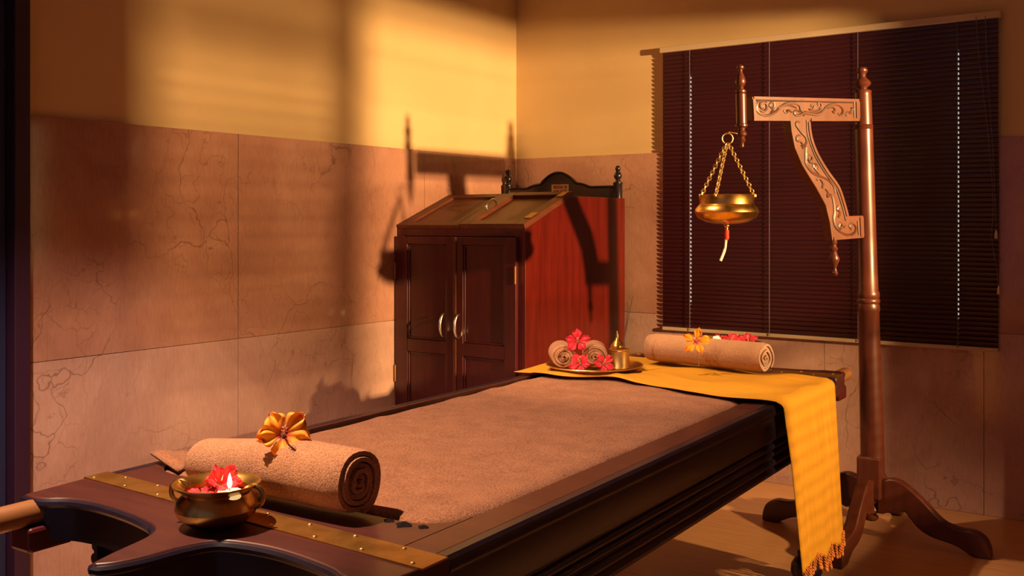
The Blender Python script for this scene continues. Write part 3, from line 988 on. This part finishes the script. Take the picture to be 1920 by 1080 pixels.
MB().tube([(0, 0, .015), (.0005, 0, .022)], .0009, 6).build('wick', 'black_wood', cd)
MB().lathe([(0, .020), (.0032, .024), (.0045, .029), (.0038, .036), (.0018, .044), (0, .049)], 12).build('flame', 'flame', cd)
lp_ = bpy.data.lights.new('candle_light', 'POINT'); lp_.energy = .12; lp_.color = (1, .5, .16); lp_.shadow_soft_size = .006
lo = bpy.data.objects.new('candle_light', lp_); lo.location = cd.location + Vector((0, 0, .056)); col.objects.link(lo)

bf = TW(.445, 2.53, T+.003)
uruli('brass_bowl', 'brass bowl of red blossoms behind the pale rolled towel', bf, .105, .080, 'red_water', rot=math.radians(10))
for k, (dx, dy, s_) in enumerate(((-.03, -.045, .042), (.045, -.03, .040), (.01, .03, .038), (-.06, .02, .03))):
    p = bf + Vector((C_*dx - S_*dy, S_*dx + C_*dy, .085))
    flower('hibiscus_flower', ('large red blossom beside the white one in the far brass bowl', 'red blossom at the end of the far brass bowl away from the white one', 'red blossom at the back of the far brass bowl, near the blind', 'smallest red blossom in the far brass bowl')[k], p, toc(p, 1.0, .3*(-1)**k), s_, 'petal_red', roll_=k*.7, wide=.38, cup=.5, seed=20+k, group='red blossoms in the far brass bowl', stem=[p, p+Vector((0, 0, -.030))])
p = bf + Vector((C_*-.075, S_*-.075, .092))
flower('jasmine_blossom', 'tiny white blossom at the rim of the far brass bowl', p, toc(p, .6), .018, 'wax', wide=.5, seed=30, stamen=False, stem=[p, p+Vector((.01, .01, -.035))])

# ---------------------------------------------------------------- brass tray with hand towels and incense
tc = TW(.795, 1.985, ZT+.011)
tr = tag(empty('brass_tray', tc), 'round shallow brass tray on the yellow scarf', 'tray')
MB().lathe([(.0, 0), (.150, 0), (.168, .006), (.180, .013), (.182, .013), (.182, .011), (.168, .002), (.150, -.004), (.0, -.004)], 56).build('dish', 'brass', tr)
trim = MB().torus((0, 0, .0125), .181, .0022, None, 56, 6); trim.build('rim', 'brass_pale', tr)
def ont(dx, dy, dz): return tc + Vector((C_*dx - S_*dy, S_*dx + C_*dy, dz))
rr = .051
for k, (dx, ang) in enumerate(((-.120, -3), (-.006, 3))):
    dirv = (math.sin(math.radians(ang)), math.cos(math.radians(ang)))
    y0 = -.085
    a_ = ont(dx, y0, .002+rr*.93); b_ = ont(dx+dirv[0]*.17, y0+dirv[1]*.17, .002+rr*.93)
    roll('hand_towel', ('small rolled brown hand towel on the tray, farther from the incense pot', 'small rolled brown hand towel on the tray, next to the incense pot')[k], b_, a_, rr, 'towel', 4.0, seed=30+k, start=3.6, group='hand towels on the brass tray')
for k, (dx, dy, dz, s_, up, sd) in enumerate(((-.068, -.075, .105, .046, .25, -.1), (-.060, -.125, .030, .042, .4, -.3), (.020, -.120, .028, .042, .5, .5))):
    p = ont(dx, dy, dz)
    flower('hibiscus_flower', ('pink-red hibiscus resting on top between the two hand towels', 'pink-red hibiscus lying in front, between the hand towels', 'pink-red hibiscus lying at the foot of the incense pot')[k],
           p, toc(p, up, sd), s_, 'petal_red', roll_=.3+k*.8, wide=.37, cup=.65, seed=40+k, group='hibiscus flowers on the brass tray', stem=[p, p + ((Vector((0, .02, -.028)) if k == 0 else Vector((0, 0, -.022))))])
ip = ont(.092, -.022, 0)
ic = tag(empty('incense_pot', ip), 'small bright brass incense pot with pointed lid on the tray', 'incense holder')
MB().lathe([(.030, 0), (.038, .002), (.038, .006), (.036, .010), (.036, .066), (.039, .070), (.039, .074), (.033, .074), (.031, .066), (.0, .064)], 32).build('cup', 'brass_pale', ic)
MB().lathe([(.022, .064), (.024, .074), (.026, .080), (.024, .088), (.014, .100), (.008, .108), (.006, .118), (.004, .132), (0, .142)], 24, lambda z: (-.010, .0)).build('lid', 'brass', ic)
for k, (tx, ty) in enumerate(((1186, 555), (1180, 572), (1177, 566))):
    dpt = (ip.x*-S_ + ip.y*C_)
    e_ = atz(tx, ty, dpt) - ip
    MB().tube([(.012, .004*k, .066), tuple(e_)], .0013, 6).build('incense_stick', 'incense', ic)

# ================================================================ OIL POURING STAND
SB = Vector((-1.165, 4.20, 0))
AD = Vector((-.467, -.884, 0)).normalized()          # arm direction
AN = Vector((AD.y, -AD.x, 0)) * -1                    # faces the camera side
if AN.dot(CAM - SB) < 0: AN = -AN
def onA(px, py):
    d = ray(px, py); t = (SB - CAM).dot(AN) / d.dot(AN)
    return CAM + d*t
def arm2(px, py):
    p = onA(px, py) - SB
    return p.dot(AD), p.z
st = tag(empty('pouring_stand', SB), 'tall turned wooden stand with a carved bracket arm and four curved legs', 'stand')
def apt(r_, z, n_): return AD*r_ + AN*n_ + Vector((0, 0, z))
# post: profile in pixels along the leaning axis
def axis_px(y): return 1636.0 + (y-860)*(1636-1617)/(860-150.0)
pp = [(7,127),(10,131),(10,134),(7,138),(6,144),(8,147),(13,152),(15.5,156),(14,160),(9,164),(8,167),(15,170),(16,173),(15,176),(15.5,180),(16,234),(18,236),(16,238.5),(18,241),(16.5,243),(17,320),(17.5,440),(18.5,545),(20.5,548),(20.5,556),(19,559),(21,562),(21,566),(19,569),(20.5,574),(20.5,582),(19,585),(19.5,640),(20.5,740),(21.5,840),(21.5,856)]
v_ = MB(); prof = []
cen = {}
for r_, y in pp:
    p = onA(axis_px(y), y) - SB
    dpt = -(onA(axis_px(y), y).x)*S_ + onA(axis_px(y), y).y*C_
    z = p.z
    cen[round(z, 6)] = (p.x, p.y)
    prof.append((r_/F*dpt, round(z, 6)))
prof.sort(key=lambda q: q[1])
v_.lathe(prof, 28, lambda z: cen[z]); v_.build('post', 'stand_wood', st)
bx_c = onA(axis_px(860), 860) - SB
# square base block and turned drop
bh = .047
M45 = Matrix.Rotation(math.radians(4), 3, 'Z')
blk = MB().box(-bh, bh, -bh, bh, .165, .335)
blk.v = [tuple(M45 @ Vector(p)) for p in blk.v]
blk.build('base_block', 'stand_wood', st, smooth=0, bevel=.008)
MB().lathe([(0, .072), (.022, .074), (.030, .082), (.030, .090), (.018, .098), (.034, .110), (.036, .120), (.030, .132), (.022, .140), (.034, .150), (.042, .166)], 24).build('base_drop', 'stand_wood', st)
# curved legs
lt = [(1658,899),(1675,897),(1695,905),(1730,935),(1768,975),(1800,990),(1830,996),(1850,1010),(1859,1030),(1860,1049)]
lbm = [(1845,1049),(1826,1043),(1812,1033),(1790,1020),(1750,1006),(1725,990),(1708,970),(1697,958),(1680,963),(1668,960),(1658,962)]
prf = [((onY(x, y, SB.y)-SB).x, max(0, (onY(x, y, SB.y)-SB).z)) for x, y in lt] + [((onY(x, y, SB.y)-SB).x, max(0, (onY(x, y, SB.y)-SB).z)) for x, y in lbm]
top_s = [tuple(p) for p in crom([Vector(p) for p in prf[:len(lt)]], 4)]
bot_s = [tuple(p) for p in crom([Vector(p) for p in prf[len(lt):]], 4)]
zmin = min(z for _, z in top_s+bot_s)
outl = [(.030, top_s[0][1])] + [(a, max(0, b-zmin)) for a, b in top_s+bot_s] + [(.030, bot_s[-1][1])]
for k in range(4):
    a = math.radians(90*k)
    ca, sa = math.cos(a), math.sin(a)
    lg = MB().prism(outl, lambda r_, z, s: (r_*ca - (-.024 if s == 0 else .024)*sa, r_*sa + (-.024 if s == 0 else .024)*ca, z))
    lg.build('leg', 'stand_wood', st, smooth=40, bevel=.007, seg=3)
# carved arm: bar, sweeping brace and end block, one board
out_px = [(1403,182),(1504,184.5),(1604,187),(1605,228),(1511,228),(1513,245),(1517,265),(1527,290),(1546,322),(1566,350),(1577,380),(1584,405),(1611,404),(1613,446),(1553,451),(1549,420),(1541,386),(1523,353),(1497,311),(1483,278),(1477,248),(1475,227.5),(1405,227)]
poly = [arm2(x, y) for x, y in out_px]
hth = .022
arm = MB().prism(poly, lambda a, b, s: apt(a, b, -hth if s == 0 else hth)).build('bracket_arm', 'arm_wood', st, smooth=0, bevel=.003)
# raised border
def strip(pts, wpx_, closed=False, h=.004, mname='arm_wood', name='border'):
    P_ = [Vector(arm2(x, y)) for x, y in pts]
    m_ = MB(); rows = []
    for i, p in enumerate(P_):
        a = P_[max(0, i-1)]; b = P_[min(len(P_)-1, i+1)]
        t = (b-a).normalized(); n_ = Vector((-t.y, t.x))
        w_ = wpx_/465/2
        c1, c2 = p+n_*w_, p-n_*w_
        rows.append([apt(c1.x, c1.y, hth-.001), apt(c1.x, c1.y, hth+h), apt(c2.x, c2.y, hth+h), apt(c2.x, c2.y, hth-.001)])
    m_.grid(rows, close=True)
    m_.f += [(0, 1, 2, 3), tuple(len(m_.v)-4+i for i in range(4))]
    return m_.build(name, mname, arm, smooth=30)
strip([(1405.5,184.8),(1602,189.6)], 5)
strip([(1405.5,224.8),(1476,225.2)], 5)
strip([(1513,225.6),(1602,225.6)], 5)
strip([(1406,187),(1408,222.5)], 6)
strip([(1600,192),(1600.6,223)], 9)
strip([tuple(p) for p in crom([(1509,229),(1511,248),(1515,266),(1525,291),(1544,323),(1564,351),(1574.5,381),(1581,405)], 3)], 5)
strip([(1607,407),(1608.5,443)], 8)
strip([(1555,447.5),(1604,443.5)], 5)
# engraved lines and scrollwork
k4 = lambda L_: [(1380+x/4.908, 110+y/4.908) for x, y in L_]
k6 = lambda L_: [(1460+x/3.6, 230+y/3.6) for x, y in L_]
scr = [
 k4([(235,400),(190,392),(155,410),(145,452),(165,500),(215,524),(265,522),(320,498),(370,450),(430,415),(500,413),(545,440),(555,480),(585,500),(640,512),(700,518),(745,500),(780,460),(825,428),(885,424),(930,455),(938,495),(915,522),(895,508)]),
 k4([(215,462),(190,460),(178,436),(192,415),(222,412),(240,432),(238,470),(215,490),(185,484)]),
 k4([(290,398),(268,436),(300,470),(280,505)]), k4([(305,400),(312,440),(300,480)]),
 k4([(345,460),(400,432),(460,432),(510,450)]),
 k4([(398,478),(415,500),(440,480),(468,492)]),
 k4([(545,490),(515,478),(494,498),(505,522),(540,522),(575,508),(580,528)]),
 k4([(630,470),(665,468),(678,445),(660,428),(645,440)]),
 k4([(725,462),(745,445),(738,415),(715,412),(710,432)]), k4([(590,490),(660,500),(730,478),(752,450)]),
 k4([(800,452),(840,448),(868,470),(858,498),(845,488)]), k4([(965,525),(985,498),(1010,500),(1030,462),(1015,458)]),
 k4([(540,582),(518,588),(512,615),(535,650),(565,690),(598,725),(608,765),(590,805)]),
 k4([(548,705),(520,722),(520,755),(548,762),(572,790)]), k4([(560,800),(578,812),(570,825)]),
 k4([(600,815),(597,900),(612,965),(660,1040),(735,1075)]),
 k4([(600,915),(625,892),(655,902),(658,932),(635,948),(622,930)]), k4([(670,1000),(672,975),(698,978),(700,1002),(680,1015)]),
 k6([(155,205),(150,260),(165,300),(205,345),(255,365),(305,390),(340,430),(348,470)]),
 k6([(165,240),(182,225),(200,240),(192,268),(172,262)]), k6([(200,300),(205,280),(225,288),(215,312),(245,348)]),
 k6([(225,385),(245,378),(268,408),(262,440)]), k6([(285,450),(300,470),(298,500),(325,488),(340,540),(345,600),(340,650),(355,705),(400,745),(450,757),(485,735),(488,700),(465,678),(445,695),(455,716)]),
 k6([(372,560),(362,585),(385,605),(370,635)]), k6([(370,700),(385,675),(398,700),(380,715)]), k6([(410,705),(425,700)]),
]
tun = MB()
for L_ in scr:
    c2 = crom([Vector(p) for p in L_], 5) if len(L_) > 2 else [Vector(p) for p in L_]
    n_ = len(c2)
    pts = [apt(*arm2(p.x, p.y), hth+.0005) for p in c2]
    tun.tube(pts, [.0042*(.55+.45*math.sin(math.pi*min(1, (i+.5)/n_))) for i in range(n_)], 6)
tun.build('scroll_carving', 'groove', arm)['label'] = 'carved scrolling leaf ornament with dark outlines'
hl = MB()
for L_ in scr[:6]+scr[6:]:
    c2 = crom([Vector(p)+Vector((1.6, 1.4)) for p in L_], 5) if len(L_) > 2 else [Vector(p) for p in L_]
    pts = [apt(*arm2(p.x, p.y), hth+.0015) for p in c2]
    hl.tube(pts, .0030, 6)
hl.build('scroll_carving', 'arm_wood', arm)
gr = MB()
for L_ in ([(1593.5,192),(1594,222)], [(1410,189),(1592,193)], [tuple(p) for p in crom([(1504.5,226),(1506,250),(1511,268),(1521,294),(1540,326),(1559,353),(1569.5,382),(1576,406),(1578,414)], 3)], [(1600,414),(1602,442)]):
    gr.tube([apt(*arm2(*p), hth+.0012) for p in L_], .0034, 6)
gr.build('border_groove', 'groove', arm)
# turned pendant at the arm's outer end, drop finial under the brace
def turned(name, cx0, cx1, ya, yb, prof_px, material):
    m_ = MB(); pr = []; cc = {}
    for r_, y in prof_px:
        cx = cx0+(cx1-cx0)*(y-ya)/(yb-ya)
        w_ = onA(cx, y); p = w_-SB
        dpt = -w_.x*S_ + w_.y*C_
        z = round(p.z, 6); cc[z] = (p.x, p.y); pr.append((r_/F*dpt, z))
    pr.sort(key=lambda q: q[1])
    m_.lathe(pr, 22, lambda z: cc[z])
    return m_.build(name, material, st)
turned('pendant', 1388, 1391.5, 122, 278, [(0,121),(4,122),(7,125),(7,128),(4,131),(4,136),(6,140),(9,149),(10,154),(8,159),(5,163),(6,167),(10,170),(10,173),(8,175),(10,177),(10,232),(11.5,234),(11.5,237),(7,240),(6,245),(9,249),(9.5,253),(5,257),(5.5,260),(7.5,263),(5,266),(3.5,269),(4,275),(0,278)], 'stand_wood')
turned('drop_finial', 1562.5, 1566, 450, 517, [(7,449),(7,455),(5,459),(6,463),(8,466),(5,472),(7,478),(9.5,484),(9,489),(5,497),(3,503),(4,508),(6,512),(4,516),(0,518)], 'stand_wood')

# ---- hanging brass oil pot (its own thing)
pd = onA(1390, 255)
dpp = (-pd.x*S_ + pd.y*C_)
hk = atz(1364, 262, dpp-.02)
pot_c = atz(1362.5, 395, dpp-.02)
op = tag(empty('oil_pot', (pot_c.x, pot_c.y, atz(1362.5, 420, dpp-.02).z)), 'brass oil pot hanging on three chains from the carved arm', 'oil pot')
base = op.location.copy()
def pz(y): return atz(1362.5, y, dpp-.02).z - base.z
pm_ = (dpp-.02)/F
pr = [(0, pz(421)), (20*pm_, pz(420)), (40*pm_, pz(416)), (54*pm_, pz(408)), (59*pm_, pz(398)), (58*pm_, pz(392)), (53*pm_, pz(386)), (50*pm_, pz(383)), (50*pm_, pz(376)), (51*pm_, pz(369)), (52*pm_, pz(365.5)), (50*pm_, pz(365)), (48*pm_, pz(370)), (47*pm_, pz(384)), (54*pm_, pz(394)), (50*pm_, pz(408)), (0, pz(416))]
MB().lathe(pr, 48).build('pot', 'brass', op)
tp = hk - base
# suspension ring and S hook to the pendant
rg = MB().torus(tp + Vector((0, 0, .004)), .020, .0026, Matrix.Rotation(YAW, 3, 'Z') @ Matrix.Rotation(math.pi/2, 3, 'X'), 20, 8)
rg.build('ring', 'brass_pale', op)
ph_ = onA(1389, 252) - base
MB().tube(crom([tp+Vector((-.004, 0, .022)), tp+Vector((.006, 0, .028)), tp+(ph_-tp)*.55+Vector((0, 0, .014)), ph_], 5), .0022, 8).build('hook', 'brass', op)
Rr = 50*pm_
for k, a in enumerate((math.radians(-12), math.radians(190), math.radians(235))):
    # angles measured from the picture's right, seen from above
    dx, dy = math.cos(a), math.sin(a)
    end = Vector(((C_*dx - S_*dy)*Rr, (S_*dx + C_*dy)*Rr, pz(367)))
    sta = tp + Vector(((C_*dx-S_*dy)*.004, (S_*dx+C_*dy)*.004, -.014))
    vec = end-sta; n_ = 17
    ch = MB()
    q0 = vec.to_track_quat('X', 'Z').to_matrix()
    for i in range(n_):
        c_ = sta + vec*((i+.5)/n_)
        Mx = q0 @ Matrix.Rotation(math.radians(90*(i % 2)+20), 3, 'X')
        ch.torus(c_, .0062, .0021, Mx, 12, 6, sx=1.35)
    ch.build('chain', 'brass_pale', op)
    MB().lathe([(.0, end.z-.008), (.005, end.z-.005), (.006, end.z), (.004, end.z+.005), (0, end.z+.007)], 10, lambda z, e=end: (e.x*1.04, e.y*1.04)).build('rivet', 'brass_pale', op)
# nozzle with thread and wick cord
MB().lathe([(.011, pz(419)), (.011, pz(424)), (.007, pz(426)), (.006, pz(436))], 14).build('nozzle', 'brass', op)
MB().lathe([(.007, pz(431)), (.0095, pz(434)), (.0085, pz(440)), (.0095, pz(446)), (.005, pz(451))], 12).build('thread_wrap', 'red_thread', op)
crd = [atz(1361, 436, dpp-.02), atz(1361, 452, dpp-.02), atz(1359, 468, dpp-.02), atz(1354, 482, dpp-.02), atz(1351, 489, dpp-.02)]
MB().tube([p - base for p in crom(crd, 4)], .0052, 8).build('wick_cord', 'white_cord', op)
